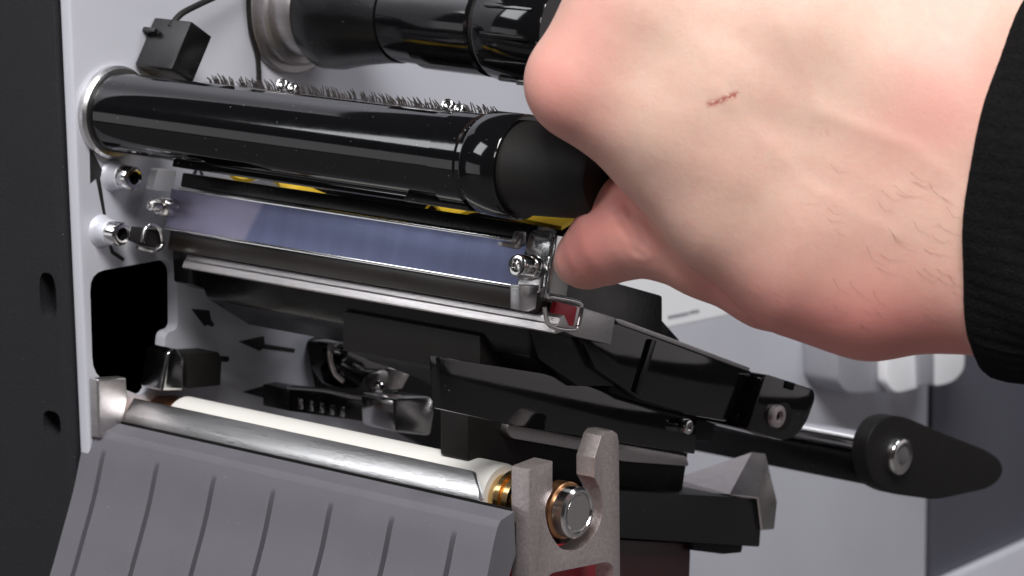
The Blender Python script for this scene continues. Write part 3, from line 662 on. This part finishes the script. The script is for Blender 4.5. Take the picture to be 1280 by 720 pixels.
# skin tint: blood in the knuckles; blood and painted red shade on thumb and lower edge; a scratch
tint = np.zeros(len(V))
for px, py, dd, r, a in ((690, 105, 8, 13, .55), (775, 240, -12, 14, .75), (715, 325, -24, 14, 1.0), (1090, 420, 4, 20, .85), (980, 395, 0, 17, .75), (1200, 415, 4, 15, .6), (900, 350, -6, 12, .5), (1180, 150, 18, 16, .45), (1150, 430, -4, 18, .6), (700, 170, 0, 12, .4), (850, 330, -12, 16, .35), (1240, 60, 15, 14, .35), (740, 30, 8, 12, .35)):
    g = H(px, py, dd); tint += a*np.exp(-np.sum((V-g)**2, axis=1)/(r*r))
sp_pts = onface([(876, 143), (886, 139), (896, 136), (909, 131)])
sd = np.min([segd(V, a, b) for a, b in zip(sp_pts, sp_pts[1:])], axis=0)
mole = onface([(1012, 172)])[0]
hb_ = bmesh.new()
me = bpy.data.meshes.new('hand')
Wp = (HO[None, :]+V[:, :1]*cr+V[:, 1:2]*cu-V[:, 2:3]*cf)
me.from_pydata((Wp*S).tolist(), [], Q.tolist()); me.update()
for p in me.polygons: p.use_smooth = True
at = me.attributes.new('tint', 'FLOAT', 'POINT'); at.data.foreach_set('value', np.clip(tint, 0, 1).astype(np.float32))
at2 = me.attributes.new('mark', 'FLOAT', 'POINT')
at2.data.foreach_set('value', np.clip(np.exp(-(sd/0.55)**2)+0.25*np.exp(-np.sum((V-mole)**2, axis=1)/0.8), 0, 1).astype(np.float32))
def skin():
    m = bpy.data.materials.new('skin'); m.use_nodes = True; nt = m.node_tree; b = nt.nodes['Principled BSDF']; N = nt.nodes.new; L = nt.links.new
    tc = N('ShaderNodeTexCoord')
    def noise(sc, det, rough=.5):
        n = N('ShaderNodeTexNoise'); n.inputs['Scale'].default_value = sc; n.inputs['Detail'].default_value = det; n.inputs['Roughness'].default_value = rough; L(tc.outputs['Object'], n.inputs['Vector']); return n
    def mix(f, a, bb, mode='MIX'):
        x = N('ShaderNodeMix'); x.data_type = 'RGBA'; x.blend_type = mode
        for s_, v_ in ((0, f), (6, a), (7, bb)):
            if isinstance(v_, (tuple, float)): x.inputs[s_].default_value = v_
            else: L(v_, x.inputs[s_])
        return x.outputs[2]
    n1 = noise(45, 4); r1 = N('ShaderNodeMapRange'); r1.inputs[1].default_value = .35; r1.inputs[2].default_value = .68; L(n1.outputs[0], r1.inputs[0])
    c = mix(r1.outputs[0], (0.60, 0.425, 0.345, 1), (0.60, 0.385, 0.315, 1))
    n2 = noise(330, 5, .65); r2 = N('ShaderNodeMapRange'); r2.inputs[1].default_value = .3; r2.inputs[2].default_value = .75; r2.inputs[4].default_value = .30; L(n2.outputs[0], r2.inputs[0])
    c = mix(r2.outputs[0], c, (0.50, 0.28, 0.225, 1))
    n5 = noise(1500, 2); r5 = N('ShaderNodeMapRange'); r5.inputs[1].default_value = .52; r5.inputs[2].default_value = .75; r5.inputs[4].default_value = .14; L(n5.outputs[0], r5.inputs[0])
    c = mix(r5.outputs[0], c, (0.46, 0.24, 0.19, 1))
    at = N('ShaderNodeAttribute'); at.attribute_name = 'tint'; c = mix(at.outputs['Fac'], c, (0.62, 0.245, 0.215, 1))
    ak = N('ShaderNodeAttribute'); ak.attribute_name = 'mark'
    n4 = noise(1400, 3); mu = N('ShaderNodeMath'); mu.operation = 'MULTIPLY'; mr4 = N('ShaderNodeMapRange'); mr4.inputs[1].default_value = .38; mr4.inputs[2].default_value = .55
    L(n4.outputs[0], mr4.inputs[0]); L(mr4.outputs[0], mu.inputs[0]); L(ak.outputs['Fac'], mu.inputs[1])
    c = mix(mu.outputs[0], c, (0.30, 0.05, 0.04, 1)); L(c, b.inputs['Base Color'])
    b.inputs['Roughness'].default_value = .52; b.inputs['Specular IOR Level'].default_value = .35
    b.inputs['Subsurface Weight'].default_value = .5; b.inputs['Subsurface Radius'].default_value = (1.0, .32, .18); b.inputs['Subsurface Scale'].default_value = 0.0045
    vo = N('ShaderNodeTexVoronoi'); vo.inputs['Scale'].default_value = 900; vo.feature = 'DISTANCE_TO_EDGE'; L(tc.outputs['Object'], vo.inputs['Vector'])
    n3 = noise(900, 4); ad = N('ShaderNodeMath'); ad.operation = 'ADD'; L(vo.outputs[0], ad.inputs[0]); L(n3.outputs[0], ad.inputs[1])
    bp = N('ShaderNodeBump'); bp.inputs['Strength'].default_value = .18; bp.inputs['Distance'].default_value = .00018; L(ad.outputs[0], bp.inputs['Height'])
    bp2 = N('ShaderNodeBump'); bp2.inputs['Strength'].default_value = .15; bp2.inputs['Distance'].default_value = .0012; L(noise(110, 3).outputs[0], bp2.inputs['Height'])
    L(bp2.outputs[0], bp.inputs['Normal']); L(bp.outputs[0], b.inputs['Normal'])
    return m
me.materials.append(skin())
hand = thing('hand', 'bare hand with a small scratch reaching from a black sleeve to grip the spindle knob', 'hand', HO)
hs = bpy.data.objects.new('skin_surface', me); col.objects.link(hs); hs.parent = hand; hs['_o'] = hand['_o']
hs.data.transform(Matrix.Translation(-Vector(HO)*S)); ALL.append(hs)
def hw(l): return HO+l[0]*cr+l[1]*cu-l[2]*cf
# fine hairs lying on the wrist
Nn2 = normals(V, Q); hbm = bm_new()
for k in range(40):
    px, py = random.uniform(985, 1195), random.uniform(215, 415)
    i0 = onface([(px, py)])[0]; L0 = random.uniform(4, 9); ang = random.uniform(-.35, .35)-1.05+(px-1000)*0.001
    pts = []
    for j in range(5):
        t = j/4; qx, qy = px+L0*5.7*t*math.cos(ang+t*.5)*.8, py-L0*5.7*t*math.sin(ang+t*.5)*.8
        q = onface([(qx, qy)])[0]; pts.append(hw(q+np.array([0, 0, 0.10+0.25*math.sin(t*math.pi)])))
    tube(pts, 0.024, 4, hbm, (1, .9, .8, .6, .25))
ho = obj('fine_hairs', hbm, 'hair', hand); ho['kind'] = 'stuff'
# sleeve cuff
a0, a1 = H(1288, 215, 9), H(1700, 290, 52); ax_ = (a1-a0)/np.linalg.norm(a1-a0)
e1 = np.array([0, 1, 0.]); e1 -= ax_*(e1@ax_); e1 /= np.linalg.norm(e1); e2 = np.cross(ax_, e1)
if e2[2] < 0: e2 = -e2
cu_bm = bm_new(); prof = [(0.6, -2.4), (-0.6, -1.4), (-1.0, -0.2), (-0.4, 0.8), (1.0, 1.4), (4, 1.7), (9, 1.9), (16, 2.2), (19, 2.3), (20.5, 3.0), (28, 3.6), (60, 6), (150, 11)]
rings = []; NS = 240
for d, r in prof:
    ring = []
    for i in range(NS):
        a = 2*math.pi*i/NS; rib = (0.22*math.cos(a*80+.4*math.sin(a*7+d*.2)) if 0.5 < d < 19.5 else 0)+0.5*math.sin(a*5+d*.15)+0.3*math.sin(a*11-d*.25)+random.uniform(-.07, .07)
        ring.append(cu_bm.verts.new(hw(a0+ax_*d+e1*(43.5+r+rib)*math.cos(a)+e2*(26.0+r+rib)*math.sin(a))))
    rings.append(ring)
for A, B in zip(rings, rings[1:]):
    for i in range(NS): cu_bm.faces.new([A[i], A[(i+1) % NS], B[(i+1) % NS], B[i]])
cu_bm.faces.new(rings[-1])
bmesh.ops.recalc_face_normals(cu_bm, faces=cu_bm.faces[:])
obj('sleeve_cuff', cu_bm, 'cloth', hand)

for o in ALL:
    if '_o' in o.keys(): del o['_o']
